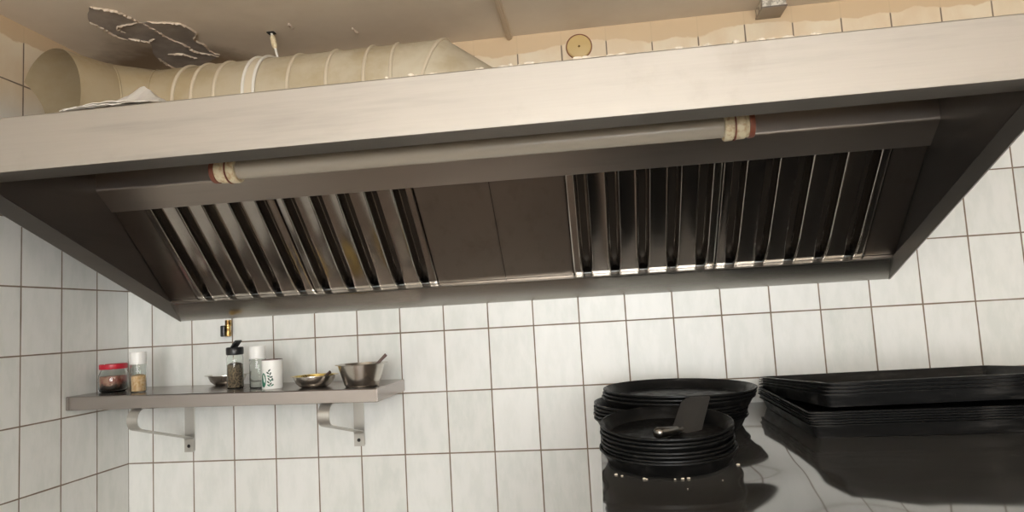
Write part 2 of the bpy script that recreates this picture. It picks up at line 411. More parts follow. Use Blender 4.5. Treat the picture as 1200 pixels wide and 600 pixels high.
# filter plane frame: origin at foot, v up the slope, n towards the room (down and forward)
P0 = Vector((0, -.057, .1565)); P1 = Vector((0, -.327, .424)); vdir = (P1-P0).normalized(); L = (P1-P0).length+.012
ndir = Vector((0, -vdir.z, vdir.y)); 
if ndir.z > 0: ndir = -ndir
def FPt(x, v, h): return Vector((x, 0, 0))+P0+vdir*v+ndir*h
def plate(x0, x1, h=0., th=.002):
    bm = B(); g = .0012
    vs = [bm.verts.new(FPt(x, v, hh)) for hh in (h, h-th) for x, v in ((x0+g, 0), (x1-g, 0), (x1-g, L), (x0+g, L))]
    bm.faces.new(vs[:4]); bm.faces.new(vs[4:])
    for i in range(4): bm.faces.new((vs[i], vs[(i+1) % 4], vs[4+(i+1) % 4], vs[4+i]))
    return bm
for x0, x1 in ((H0+.001, .3557), (1.203, 1.4255), (1.4255, 1.6427), (2.5226, H1-.001)):
    obj('blank_panel', plate(x0, x1), M['blank'], hood)
# dark back wall of the plenum, visible only through the panel joints
bm = B(); q = [FPt(x, v, -.0395-.002*(k > 0)) for k in (0, 1) for x, v in ((H0+.001, -.03), (H1-.001, -.03), (H1-.001, L), (H0+.001, L))]
vs = [bm.verts.new(p) for p in q]; bm.faces.new(vs[:4]); bm.faces.new(vs[4:])
for i in range(4): bm.faces.new((vs[i], vs[(i+1) % 4], vs[4+(i+1) % 4], vs[4+i]))
obj('back_plate', bm, M['hood_in'], hood)
def sst(a, b, x):
    s = min(1, max(0, (x-a)/(b-a))); return s*s*(3-2*s)
def filter_bm(x0, x1, n=5):
    """pressed steel baffle filter: raised bars, deep rounded channels closing at both ends"""
    bm = B(); W = x1-x0; pit = W/n; gap = .0165; D = .036; rim = .005
    us = set()
    for k in range(n):
        cx = (k+.5)*pit
        for d in (0, .006, .010, .012, .0135, .0148, .016, .0172, .0185, .020, .022, .0245): us.add(round(cx-d, 5)); us.add(round(cx+d, 5))
        us.add(round(cx+pit/2, 5))
    us |= {0.0015, .004, .008, W-.0015, W-.004, W-.008}; us.discard(round(W, 5))
    us = sorted(u for u in us if .001 < u < W-.001)
    vs = [0, .003, .006, .010, .014, .018, .022, .027, .033, .040, .050, .065, .09, .14, .2, .26, .31, L-.04, L-.025, L-.012, L-.003]
    vs = sorted(v for v in vs if v <= L)
    grid = []
    for u in us:
        row = []
        k = min(n-1, int(u/pit)); d = abs(u-(k+.5)*pit)
        for v in vs:
            taper = 1.                     # channel runs out in a curve at the foot
            hw = gap*(.74+.26*sst(.0, .075, v))
            h = -D*taper*(1-sst(hw-.0045, hw+.0015, d))
            crown = .0022*sst(hw+.0005, hw+.004, d)*(1-.0*d)   # rolled lip of each bar
            lip = .0016*math.exp(-((d-hw-.003)/.0025)**2)
            h += (crown+lip)*sst(0, .012, v)
            eu = min(u, W-u); h -= .003*(1-sst(.001, .006, eu))
            row.append(bm.verts.new(FPt(x0+u, v, h+.002)))
        grid.append(row)
    for i in range(len(us)-1):
        for j in range(len(vs)-1):
            f = bm.faces.new((grid[i][j], grid[i+1][j], grid[i+1][j+1], grid[i][j+1]))
            um = (us[i]+us[i+1])/2; f.material_index = int(abs(um-(int(um/pit)+.5)*pit) < gap*.74-.0022)  # channel floors take the near-black that imitates their shade
    r = bmesh.ops.extrude_edge_only(bm, edges=[e for e in bm.edges if e.is_boundary])
    nv = [g for g in r['geom'] if isinstance(g, bmesh.types.BMVert)]
    bmesh.ops.translate(bm, verts=nv, vec=-ndir*.010)
    return bm
for x0, x1 in ((.3567, .778), (.780, 1.2015), (1.6440, 2.0815), (2.0835, 2.5215)):
    obj('baffle_filter', filter_bm(x0, x1), [M['baffle'], M['grease_shade']], hood, smooth=50)
# drain valve under the gutter
dv = onY(267.5, 384, -.022)
bm = lathe([(0, -.030), (.0075, -.030), (.0095, -.028), (.0095, -.010), (.0075, -.008), (.0075, .004), (.0105, .006), (.0105, .026), (0, .026)], 20, Matrix.Translation(dv))
valve = obj('drain_valve', bm, M['brass'], hood, smooth=40); valve['label'] = 'brass drain valve'
obj('valve_lever', box((dv.x-.024, dv.y-.011, dv.z-.030), (dv.x-.0085, dv.y+.008, dv.z+.008), .003), M['blackplastic'], valve)
# crumbs of plaster along the hood edge
bm = B()
for k in range(260):
    x = random.choice([random.uniform(1.25, 2.3), random.gauss(1.75, .25), random.uniform(1.5, 2.15)]); y = random.uniform(YH+.004, YH+.035); s = random.uniform(.002, .0055)
    r = bmesh.ops.create_icosphere(bm, subdivisions=1, radius=s, matrix=Matrix.Translation((x, y, ZT+s*.5)) @ Matrix.Rotation(random.random()*3, 4, 'X') @ Matrix.Diagonal((random.uniform(1, 3), 1, .8, 1)))
o = obj('plaster_crumbs', bm, M['crumb'], origin=(1.75, YH+.02, ZT)); setp(o, 'white plaster crumbs scattered along the top front edge of the hood', 'crumbs', kind='stuff')

# ------------------------------------------------------------------ tube lamp in the hood
ty, tz = -.60, .4495; ta, tb = .760, 2.094
lamp = thing('tube_lamp', 'unlit grey tube lamp with cream end caps slung across the hood front', 'lamp', ((ta+tb)/2, ty, tz))
obj('lamp_tube', add_tube(B(), [(ta+.02, ty, tz), (tb-.02, ty, tz)], .0255, 32), M['tube'], lamp, smooth=40)
for s, x in ((1, ta), (-1, tb)):
    fl = Matrix.Translation((x, ty, tz)) @ (RX if s > 0 else Matrix.Rotation(-PI/2, 4, 'Y'))
    cap = obj('end_cap', lathe([(0, .0), (.026, 0), (.029, .003), (.029, .010), (.0275, .012), (.0315, .0125), (.0325, .016), (.0325, .033), (.0305, .036), (.0305, .040), (.034, .041), (.0345, .045), (.0345, .058), (.032, .061), (.026, .061)], 40, fl), M['capmat'], lamp, smooth=35)
    cap['label'] = 'aged cream end cap'
    obj('rusty_ring', lathe([(.024, -.008), (.0305, -.008), (.0315, -.006), (.0315, .0035), (.0290, .0045), (.024, .0045)], 36, fl), M['rust'], cap, smooth=35)['label'] = 'rust brown outer ring'
    obj('lock_ring', lathe([(.0325, .0345), (.0352, .035), (.0352, .0375), (.0325, .038)], 36, fl), M['rust'], cap, smooth=35)
    bm = B(); hx = x+s*.12
    add_box(bm, (hx-.012, ty-.010, tz+.0245), (hx+.012, ty+.010, tz+.028))
    add_tube(bm, [(hx, ty, tz+.026), (hx, ty, ZT-.003)], .004, 8)
    obj('bracket', bm, M['hood_in'], lamp)

# ------------------------------------------------------------------ duct on top of the hood
DR = .158; DY = -.24; DZ = .724
duct = thing('ventilation_duct', 'cream painted round ventilation duct lying on the hood under the ceiling', 'duct', (.85, DY, ZT))
def pipe_pts(): pass
def mitre_tube(pts, r, n=48, caps=(True, True)):
    """round pipe with true mitred joints along a polyline"""
    P = [Vector(p) for p in pts]; bm = B(); rings = []
    dirs = [(P[i+1]-P[i]).normalized() for i in range(len(P)-1)]
    nx = Vector((0, 0, 1)); base = []
    d = dirs[0]; nx = (nx-d*nx.dot(d)).normalized(); ny = d.cross(nx)
    circ = [r*(math.cos(2*PI*k/n)*nx+math.sin(2*PI*k/n)*ny) for k in range(n)]
    cur = [P[0]+c for c in circ]; rings.append(cur)
    for i in range(1, len(P)):
        d = dirs[i-1]; pn = d if i == len(P)-1 else (dirs[i-1]+dirs[i]).normalized()
        nxt = []
        for q in cur:
            tt = (P[i]-q).dot(pn)/d.dot(pn); nxt.append(q+d*tt)
        rings.append(nxt); cur = nxt
    vr = [[bm.verts.new(q) for q in ring] for ring in rings]
    for a_, c_ in zip(vr, vr[1:]):
        for k in range(n): bm.faces.new((a_[k], a_[(k+1) % n], c_[(k+1) % n], c_[k]))
    if caps[0]: bm.faces.new(vr[0])
    if caps[1]: bm.faces.new(vr[-1])
    return bm, rings
def ring_bead(loop, r): 
    bm = B(); n = len(loop); cen = sum(loop, Vector())/n; rings = []
    for i, q in enumerate(loop):
        d = (loop[(i+1) % n]-loop[i-1]).normalized(); o_ = (q-cen).normalized(); nn = d.cross(o_)
        rings.append([bm.verts.new(q+r*(math.cos(2*PI*k/8)*o_+math.sin(2*PI*k/8)*nn)) for k in range(8)])
    for i in range(n):
        a_, c_ = rings[i], rings[(i+1) % n]
        for k in range(8): bm.faces.new((a_[k], a_[(k+1) % 8], c_[(k+1) % 8], c_[k]))
    return bm
XLE, XRE = .365, 1.262
bm, rg = mitre_tube([(XLE+.0, DY, DZ), (XRE, DY, DZ)], DR)
e1 = Vector((-.78, -.62, 0)).normalized(); pL = [Vector((.8, DY, DZ)), Vector((XLE, DY, DZ)), Vector((XLE, DY, DZ))+e1*.165, Vector((XLE, DY, DZ))+e1*.165+Vector((-.35, -.94, 0)).normalized()*.16]
bm, rl = mitre_tube(pL, DR)
pR = [Vector((.8, DY, DZ)), Vector((XRE, DY, DZ)), Vector((XRE+.125, DY, DZ-.092)), Vector((XRE+.125, DY, ZT+.001))]
bm2, rr_ = mitre_tube(pR, DR)
bm.free(); bm2.free()
def loft(ra, rb):
    bm = B(); a_ = [bm.verts.new(q) for q in ra]; c_ = [bm.verts.new(q) for q in rb]; n = len(a_)
    for k in range(n): bm.faces.new((a_[k], a_[(k+1) % n], c_[(k+1) % n], c_[k]))
    return bm
rrot = rr_
straight = B(); a_ = [straight.verts.new(q) for q in rl[1]]
# match right loop to the left one by angle about the axis
def ang(q): return math.atan2(q.z-DZ, q.y-DY)
lo = sorted(rl[1], key=ang); hi = sorted(rr_[1], key=ang)
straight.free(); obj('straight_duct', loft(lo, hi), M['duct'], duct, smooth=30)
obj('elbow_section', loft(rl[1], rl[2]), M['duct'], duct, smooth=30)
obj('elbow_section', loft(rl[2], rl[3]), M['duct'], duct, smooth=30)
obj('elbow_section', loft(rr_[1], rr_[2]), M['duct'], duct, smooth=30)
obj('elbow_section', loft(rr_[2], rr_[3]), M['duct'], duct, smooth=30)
def circ_at(x): return [Vector((x, DY+(DR)*math.cos(2*PI*k/64), DZ+DR*math.sin(2*PI*k/64))) for k in range(64)]
def ring_x(px, py):     # where the crown of the duct passes a traced seam
    return onY(px, py, DY-.06).x
for px, py in ((224, 80), (245, 79), (270, 76), (352, 66), (395, 62), (437, 57), (467, 54)):
    obj('seam_ring', ring_bead(circ_at(ring_x(px, py)), .0056), M['ring'], duct, smooth=60)
obj('seam_ring', ring_bead(hi, .0055), M['ring'], duct, smooth=60)
for lp in (rl[1], rl[2], rr_[2]): obj('seam_ring', ring_bead(lp, .0028), M['duct'], duct, smooth=60)
cx1, cx2 = ring_x(303, 68), ring_x(315, 67)
cl = obj('clamp_band', lathe([(DR, -.004), (DR+.004, -.004), (DR+.004, cx2-cx1+.004), (DR, cx2-cx1+.004)], 64, Matrix.Translation((cx1, DY, DZ)) @ RX), M['ring'], duct, smooth=40)
for cx in (cx1, cx2): obj('clamp_bead', ring_bead([Vector((q.x, DY+(q.y-DY)*1.03, DZ+(q.z-DZ)*1.03)) for q in circ_at(cx)], .005), M['clamp'], cl, smooth=60)['label'] = 'pale clamp bead'
# hanger from the ceiling
hp = onZ(318, 38, CE); hb = Vector((cx2+.002, DY-.005, DZ+DR+.010))
hg = thing('duct_hanger', 'pale metal hanger rod holding the cream duct to the ceiling', 'hanger', (hp.x, hp.y, CE))
bm = B(); add_tube(bm, [hb, hb.lerp(hp, .4), hp+Vector((0, 0, -.001))], [.004, .004, .004], 10)
obj('rod', bm, M['clamp'], hg, smooth=50)
obj('sleeve', add_tube(B(), [hb.lerp(hp, .35), hb.lerp(hp, .45), hb.lerp(hp, .8), hb.lerp(hp, .86)], [.005, .0085, .0085, .005], 12), M['capmat'], hg, smooth=50)
obj('hook_plate', box((hp.x-.012, hp.y-.010, CE-.004), (hp.x+.012, hp.y+.010, CE-.0003), .001), M['dark'], hg)

# crumpled paper on the hood
pa = Vector((.655, YH+.055, ZT))
bm = B(); nx_, ny_ = 26, 14; g = []
for i in range(nx_):
    row = []
    for j in range(ny_):
        u, v = i/(nx_-1), j/(ny_-1); x = pa.x-.10+.235*u; y = YH+.006+.15*v
        ridge = max(0, 1-abs(x-(.712+.02*v))/.078)*(.052*(1-.55*abs(v-.2)))
        h = ridge+.012*max(0, 1-abs(u-.25)/.25)+.010*abs(noise.noise(Vector((u*7, v*6, 2))))+.004*noise.noise(Vector((u*19, v*14, 5)))
        if u > .93: h *= (1-u)/.07
        h *= .12+.88*min(1, v/.22)
        row.append(bm.verts.new((x+.006*noise.noise(Vector((u*5, v*5, 9))), y+.012*noise.noise(Vector((u*6, v*3, 1)))*(v > .05), ZT+.002+max(0, h))))
    g.append(row)
for i in range(nx_-1):
    for j in range(ny_-1): bm.faces.new((g[i][j], g[i+1][j], g[i+1][j+1], g[i][j+1]))
bmesh.ops.solidify(bm, geom=bm.faces[:], thickness=.0008)
# second fold lying under it
for (x0, x1, h, zz) in ((.55, .70, .008, .006), (.56, .765, .012, .012)):
    pr = []
    for i in range(15):
        x = x0+(x1-x0)*i/14; pr.append((x, ZT+zz*math.sin(PI*i/14)*.8+.001+.003*math.sin(i*2.1)**2))
    va = [bm.verts.new((x, YH+.002, z)) for x, z in pr]; vb = [bm.verts.new((x, YH+.10, z+.01)) for x, z in pr]
    vc = [bm.verts.new((x, YH+.002, z+.0012)) for x, z in pr]; vd = [bm.verts.new((x, YH+.10, z+.0112)) for x, z in pr]
    for i in range(14):
        bm.faces.new((va[i], va[i+1], vb[i+1], vb[i])); bm.faces.new((vc[i], vc[i+1], vd[i+1], vd[i])); bm.faces.new((va[i], va[i+1], vc[i+1], vc[i]))
o = obj('crumpled_paper', bm, M['paper'], origin=(pa.x, pa.y, ZT)); setp(o, 'crumpled white paper lying on the left end of the hood top', 'paper')

# conduit box and round cover plate high on the wall
bx = thing('conduit_box', 'small overpainted metal conduit box in the corner of back wall and ceiling', 'box', (2.33, 0, .953))
obj('box_shell', box((2.288, -.085, .956), (2.362, -.0005, CE-.0005), .002), M['boxpaint'], bx)
obj('underside_plate', box((2.286, -.087, .9515), (2.364, -.0005, .957), .001), M['hood'], bx)
dc = onY(678.5, 55, 0)
dk = thing('cover_plate', 'round yellowed cover plate on the top wall tiles above the hood', 'cover plate', (dc.x, 0, dc.z))
mtx = Matrix.Translation((dc.x, -.0004, dc.z)) @ Matrix.Rotation(PI/2, 4, 'X')
obj('disc', lathe([(0, .006), (.036, .006), (.0395, .0045), (.042, .0)], 48, mtx), M['disc'], dk, smooth=40)
obj('rim', lathe([(.0415, 0), (.0415, .004), (.0425, .0045), (.0440, .003), (.0440, 0)], 48, mtx), M['rust'], dk, smooth=40)['label'] = 'dark rim'
obj('screw', lathe([(0, .0085), (.003, .008), (.004, .006), (.004, .005)], 16, mtx), M['brass'], dk, smooth=40)

# ------------------------------------------------------------------ wall shelf
SD = -.285; SX0, SX1 = XL+.002, 1.056
def zs(x): return -.1375-.0155*(x-.1)/.95
shelf = thing('wall_shelf', 'stainless steel wall shelf holding spice jars and bowls, under the hood on the left', 'shelf', (.55, 0, zs(.55)))
bm = B()
pts = [(-.001, 0), (SD+.003, 0), (SD, -.003), (SD, -.038), (SD+.003, -.040), (-.001, -.040)]
va = [bm.verts.new((SX0, y, zs(SX0)+z-.002*(z < -.01))) for y, z in pts]; vb = [bm.verts.new((SX1, y, zs(SX1)+z)) for y, z in pts]
for i in range(6): bm.faces.new((va[i], va[(i+1) % 6], vb[(i+1) % 6], vb[i]))
bm.faces.new(va); bm.faces.new(vb)
obj('shelf_board', bm, M['shelf'], shelf)
bm = B(); add_box(bm, (SX1-.001, SD+.004, zs(SX1)-.037), (SX1+.0015, -.001, zs(SX1)-.003), .0005)
obj('end_plate', bm, M['shelf'], shelf)
def shelf_bracket(xc, label):
    hw = .0175
    b_ = thing('shelf_bracket', label, 'bracket', (xc, 0, -.367), group='steel brackets under the wall shelf')
    zt = zs(xc)-.0425
    wp = obj('wall_plate', box((xc-.0185, -.0035, -.362), (xc+.0185, -.0005, zt), .0008), M['bracket'], b_)
    yc = -.262; rad = .031; zc = zt-rad-.002; th = .003
    path = [(-.004, zt-.0015), (yc, zt-.0015)]+[(yc+rad*math.cos(a_), zc+rad*math.sin(a_)) for a_ in [R(95+i*12) for i in range(14)]]
    path += [(-.012, -.3155), (-.0065, -.321), (-.0055, -.327), (-.0055, -.366)]
    P = [Vector(p) for p in path]; off = []
    for i, p in enumerate(P):
        d = (P[min(i+1, len(P)-1)]-P[max(i-1, 0)]).normalized(); off.append(p+Vector((-d.y, d.x))*-th)
    obj('arm', add_extrude_x(B(), [tuple(p) for p in P]+[tuple(p) for p in reversed(off)], xc-hw, xc+hw), M['bracket'], b_, smooth=50)
    for z, yy in ((zt-.014, -.0035), (-.346, -.009)):
        obj('screw_hole', lathe([(0, .0012), (.005, .001), (.006, 0)], 16, Matrix.Translation((xc+(.003 if z > -.3 else -.001), yy, z)) @ Matrix.Rotation(PI/2, 4, 'X')), M['dark'], b_, smooth=40)
shelf_bracket(.2895, 'bent steel bracket carrying the left part of the wall shelf')
shelf_bracket(.8965, 'bent steel bracket near the right end of the wall shelf')

def SP(px, py):
    """point of the shelf top under a traced base centre"""
    z = -.14
    for _ in range(6):
        p = onZ(px, py, z); z = zs(p.x)
    p.z = z; return p
# --- jar with the red lid
p = SP(133, 459)
jar = thing('glass_jar', 'glass jar of dark red preserve with a red lid, at the shelf left end', 'jar', p)
obj('jar_glass', lathe([(0, .0), (.034, 0), (.040, .004), (.043, .012), (.044, .04), (.043, .056), (.037, .070), (.0365, .080), (.0345, .080), (.035, .070), (.041, .055), (.042, .040), (.041, .012), (.038, .006), (.033, .003), (0, .003)], 40), M['glass'], jar, True, 60)
obj('preserve', lathe([(0, .0035), (.032, .0038), (.0375, .007), (.0405, .013), (.0413, .040), (.0405, .052), (0, .054)], 36), M['jam'], jar, True, 60)['label'] = 'dark red preserve'
obj('lid', lathe([(.0385, .074), (.0410, .075), (.0418, .078), (.0418, .089), (.039, .0915), (0, .092)], 40), M['red'], jar, True, 40)['label'] = 'red patterned lid'
# --- spice bottles
def bottle(px, py, label, h, rad, capm, capname, fill, fillm, fillname, flip=False):
    p = SP(px, py); b_ = thing('spice_bottle', label, 'bottle', p, group='spice bottles on the shelf')
    g_ = .0016; hh = h*.80
    obj('bottle_glass', lathe([(0, 0), (rad*.9, 0), (rad, .003), (rad, hh*.86), (rad*.92, hh*.93), (rad*.86, hh), (rad*.86-g_, hh), (rad*.92-g_, hh*.93), (rad-g_, hh*.86), (rad-g_, .005), (rad*.85, .003), (0, .003)], 32), M['glass'], b_, True, 50)
    fr = rad-g_-.0008
    obj(fillname, lathe([(0, .0035), (rad*.84, .0036), (fr, .006), (fr, fill*.94), (fr*.7, fill), (fr*.3, fill*1.03), (0, fill*1.05)], 28), fillm, b_, True, 50)
    cp_ = obj('cap', lathe([(rad*.88, hh-.014), (rad*.99, hh-.013), (rad*1.02, hh-.010), (rad*1.02, h-.003), (rad*.97, h), (0, h)] if not flip else
              [(rad*.88, hh-.006), (rad*1.02, hh-.005), (rad*1.06, hh), (rad*1.06, hh+.016), (rad*.98, hh+.019), (0, hh+.019)], 32), capm, b_, True, 40); cp_['label'] = capname
    if flip:
        fl = Matrix.Translation((-.002, 0, hh+.018)) @ Matrix.Rotation(R(38), 4, 'Y')
        bm = B(); add_box(bm, (-.004, -rad*.75, 0), (.002, rad*.75, .027), .0018); bmesh.ops.transform(bm, matrix=fl, verts=bm.verts)
        obj('flip_lid', bm, M['blackplastic'], cp_, True)
    return b_
bottle(162.5, 459.5, 'white capped glass bottle of orange spice beside the red lidded jar', .128, .0235, M['whiteplastic'], 'white cap', .055, M['spice'], 'spice_powder')
bottle(276, 455, 'black flip-lid pepper bottle standing in front of the shallow dish', .140, .0255, M['blackplastic'], 'black cap', .080, M['pepper'], 'ground_pepper', True)
bottle(302.5, 454.5, 'nearly empty white capped glass bottle between pepper bottle and white cup', .132, .0250, M['whiteplastic'], 'white cap', .022, M['salt'], 'herb_dust')
# --- white cup with green print
p = SP(319.5, 455)
cup = thing('white_cup', 'white cup with a green leafy print right of the spice bottles', 'cup', p)
obj('cup_body', lathe([(0, 0), (.030, 0), (.0315, .002), (.0315, .088), (.0305, .090), (.0285, .089), (.0285, .006), (0, .004)], 40), M['cup'], cup, True, 40)
obj('dark_rim', lathe([(.0268, .0885), (.0305, .0905), (.0318, .0900), (.0318, .0885), (.0312, .0880)], 40), M['spoon'], cup, True, 40)['label'] = 'thin dark rim'
def on_cyl(bm, a0, z0, pts, r, mi=0):
    vs = [bm.verts.new((r*math.cos(a0+x/r), r*math.sin(a0+x/r), z0+z)) for x, z in pts]
    vi = [bm.verts.new(((r-.0006)*math.cos(a0+x/r), (r-.0006)*math.sin(a0+x/r), z0+z)) for x, z in pts]
    f = bm.faces.new(vs); f.material_index = mi
    for i in range(len(vs)):
        f = bm.faces.new((vs[i], vs[(i+1) % len(vs)], vi[(i+1) % len(vs)], vi[i])); f.material_index = mi
bm = B(); toward = math.atan2(CAM.y-p.y, CAM.x-p.x)
random.seed(3)
for k, (dx, dz) in enumerate([(-.012, .012), (-.006, .016), (-.013, .022), (-.005, .026), (-.011, .031), (-.004, .037), (-.012, .040), (-.006, .047), (-.014, .050), (-.001, .012), (.000, .030), (-.009, .057)]):
    an = random.uniform(.3, 1.4)*(1 if k % 2 else -1); l_ = .0060; w_ = .0024
    pts = [(-l_, 0), (-l_*.3, w_), (l_*.6, w_*.8), (l_, 0), (l_*.4, -w_), (-l_*.4, -w_*.8)]
    on_cyl(bm, toward, dz, [(dx+x*math.cos(an)-z*math.sin(an), x*math.sin(an)+z*math.cos(an)) for x, z in pts], .0320, 1 if k % 3 else 0)
on_cyl(bm, toward, .028, [(-.030+.010*math.cos(2*PI*i/20), .022*math.sin(2*PI*i/20)) for i in range(20)], .0320, 0)
obj('leaf_print', bm, [M['green'], M['printdark']], cup, True)['label'] = 'green leaf print'
# --- bowls
def dish(px, py, label, s, inner, h=.036):
    p = SP(px, py); d_ = thing('shallow_dish', label, 'dish', p, group='shallow steel dishes on the shelf')
    pr = [(0, 0), (.038, 0), (.048, .003), (.060, .014), (.066, .026), (.068, h-.002), (.079, h), (.079, h+.0012), (.067, h), (.0648, .027), (.0588, .0155), (.047, .0045), (.036, .0015), (0, .0015)]
    obj('dish_body', lathe([(r*s, z*(.8+.2*s)) for r, z in pr], 48, mis=[0]*6+[0, 1, 1, 1, 1, 1, 1]), [M['steel'], inner], d_, True, 40)
    return p
dish(267.5, 450.5, 'shallow steel dish partly hidden behind the black lidded pepper bottle', .95, M['steel'], .034)
pd = dish(369, 453.5, 'shallow steel dish with yellowed inside, left of the deep bowl', .92, M['brassy'])
p = SP(424.5, 452.5)
bw = thing('steel_bowl', 'deep tapered steel bowl with a spoon at the right end of the shelf', 'bowl', p)
pr = [(0, 0), (.046, 0), (.050, .002), (.0535, .008), (.071, .066), (.079, .0675), (.0795, .069), (.070, .0685), (.0525, .010), (.048, .004), (0, .0025)]
obj('bowl_body', lathe(pr, 56), M['steel'], bw, True, 40)
def spoon(name, label, tip, end, r, group=None):
    tip, end = Vector(tip), Vector(end); d = (end-tip)
    s_ = thing('spoon', label, 'spoon', tip, group=group)
    bm = B(); add_tube(bm, [tip, tip+d*.3, tip+d*.7, end], [r*.7, r*.8, r, r*1.25], 10)
    bmesh.ops.scale(bm, verts=bm.verts, vec=(1, .55, 1), space=Matrix.Translation(-((tip+end)/2)))
    obj('spoon_handle', bm, M['spoon'], s_, smooth=60)
    bm = B(); bmesh.ops.create_uvsphere(bm, u_segments=16, v_segments=10, radius=1, matrix=Matrix.Translation(tip-d.normalized()*.012+Vector((0, 0, .003))) @ Matrix.Diagonal((.022, .016, .006, 1)))
    obj('spoon_bowl', bm, M['steel'], s_, smooth=60)
spoon('spoon', 'dark handled spoon leaning out of the deep steel bowl', p+Vector((-.010, 0, .012)), p+Vector((.079, .0, .092)), .0042)
spoon('spoon', 'dark spoon resting in the shallow yellowed dish', pd+Vector((.012, -.012, .012)), pd+Vector((.062, -.030, .046)), .0040)

# ------------------------------------------------------------------ steel cabinet with the pans
KZ = -.275; KX0, KX1, KY = 1.698, 3.02, -1.42
cab = thing('steel_cabinet', 'stainless steel cabinet with a dark mirror-like flat top under the black pans', 'cabinet', ((KX0+KX1)/2, KY/2, FL))
def sstep(a, b, x):
    q = min(1, max(0, (x-a)/(b-a))); return q*q*(3-2*q)
SAG = [0.]
for i in range(200):    # slope along the depth, integrated every centimetre
    t = (i+.5)*.01
    SAG.append(SAG[-1]+.01*(.078*sstep(.50, .70, t)*(1-sstep(.86, .93, t))-.055*sstep(.90, .98, t)*(1-sstep(1.2, 1.4, t))))
def drop(t, x=1.8):     # the worn top sheet is dented under the front pans and lifts again towards its front edge
    i = min(198, max(0, int(t*100))); f = t*100-i
    d = SAG[i]*(1-f)+SAG[i+1]*f
    lift = 0. if t < .8 else (.14*(t-.8)**2 if t < 1. else .0056+.056*(t-1.))
    w_ = 1-sstep(1.90, 2.12, x)
    return d*w_-lift*(1-w_)
bm = B(); NXg, NYg = 60, 80; g = []
for i in range(NXg+1):
    x = KX0+(KX1-KX0)*i/NXg; row = []
    for j in range(NYg+1):
        y = -.002+(KY+.002)*j/NYg
        wv = .0010*noise.noise(Vector((x*5.5, y*4.5, 3.3)))*min(1, max(0, (-y-.12)/.3))
        row.append(bm.verts.new((x, y, KZ-drop(-y, x)+wv-.0004)))
    g.append(row)
for i in range(NXg):
    for j in range(NYg): bm.faces.new((g[i][j], g[i+1][j], g[i+1][j+1], g[i][j+1]))
r = bmesh.ops.extrude_edge_only(bm, edges=[e for e in bm.edges if e.is_boundary])
for v in r['geom']:
    if isinstance(v, bmesh.types.BMVert): v.co.z = KZ-.085
obj('cabinet_top', bm, M['counter'], cab, smooth=40)
obj('cabinet_body', box((KX0+.006, KY+.006, FL+.12), (KX1-.006, -.004, KZ-.0852), .004), M['hood'], cab)
for x in (KX0+.05, KX1-.05):
    for y in (KY+.06, -.06): obj('leg', lathe([(0, 0), (.022, 0), (.022, .01), (.018, .015), (.018, .1205), (0, .1205)], 20, Matrix.Translation((x, y, FL))), M['steel'], cab, smooth=40)
for i in range(2):
    xa = KX0+.02+i*.645; d_ = obj('door', box((xa, KY-.016, FL+.15), (xa+.63, KY+.0058, KZ-.10), .004), M['hood'], cab)
    obj('handle', add_tube(B(), [(xa+.06, KY-.0165, KZ-.16), (xa+.06, KY-.05, KZ-.16), (xa+.57, KY-.05, KZ-.16), (xa+.57, KY-.0165, KZ-.16)], .008, 12), M['steel'], d_, smooth=50)

def pan_prof(rr, h, rb):
    return [(0, 0), (rb-.004, 0), (rb, .0015), (rr, h-.004), (rr+.003, h-.0045), (rr+.0048, h-.002), (rr+.0045, h+.0008), (rr+.002, h+.0015), (rr-.001, h), (rb-.0015, .0032), (rb-.006, .0016), (0, .0016)]
def pan_mesh(rr, h, rb): return obj('round_pan', lathe(pan_prof(rr, h, rb), 72), M['black'], None, True, 40)
ordn = ['topmost', 'second', 'third', 'fourth', 'fifth', 'sixth', 'seventh']
def stack(protos, specs, where, grp):
    n = len(specs)
    for i, (pi, x, y, z, rx, ry) in enumerate(specs):   # listed from the bottom up
        src = protos[pi]
        if src.get('used') is None: o = src; o['used'] = 1
        else: o = src.copy(); C.objects.link(o)
        o.location = (x, y, z+ZO); o.rotation_euler = (rx, ry, random.random()*6)
        o.rotation_euler = (Matrix.Rotation(rx, 3, 'X') @ Matrix.Rotation(ry, 3, 'Y') @ Matrix.Rotation(random.random()*6, 3, 'Z')).to_euler()
        k = n-1-i
        if k == 0: lab = 'black round pan on top of the %s' % where
        elif i == 0: lab = 'black round pan at the bottom of the %s' % where
        else: lab = 'black round pan, %s from the top of the %s' % (ordn[k], where)
        setp(o, lab, 'pan', grp)
fp = [pan_mesh(.1375, .030, .126), pan_mesh(.1325, .026, .120)]
PY = -.735; TL = .0735; nrm_ = Vector((0, -math.sin(TL), math.cos(TL))); ft = Vector((1.8375, PY, KZ-drop(-PY)+.0014))
specs = [(0, *ft, TL, 0)]; q = ft+nrm_*.0082
for i, (dz, rx) in enumerate(((.0, .2), (.0078, .0), (.0080, .5), (.0115, .9), (.0078, 1.0), (.0082, 1.2))):
    q = q+nrm_*dz; specs.append((1, q.x+random.uniform(-.002, .002), q.y+random.uniform(-.0015, .0015), q.z+R(rx)*.05, TL+R(rx), R(random.uniform(-.4, .4))))
stack(fp, specs, 'front pan stack', 'black pans in the front stack')
rp = [pan_mesh(.193, .030, .180), pan_mesh(.193, .028, .180)]
specs = []
for i in range(5): specs.append((0, 1.880+random.uniform(-.003, .003), -.372+random.uniform(-.003, .003), KZ+.0003+i*.0088, R(.15*i), R(.5*i*.3)))
zt = KZ+.0003+4*.0088
for i, (dx, dz) in enumerate(((.024, .0165), (.027, .0255), (.029, .0345))): specs.append((1, 1.880+dx, -.372+.01, zt+dz, R(.5), R(.6+.15*i)))
ordn += ['eighth']
stack(rp, specs, 'rear pan stack by the wall', 'black pans in the rear stack')
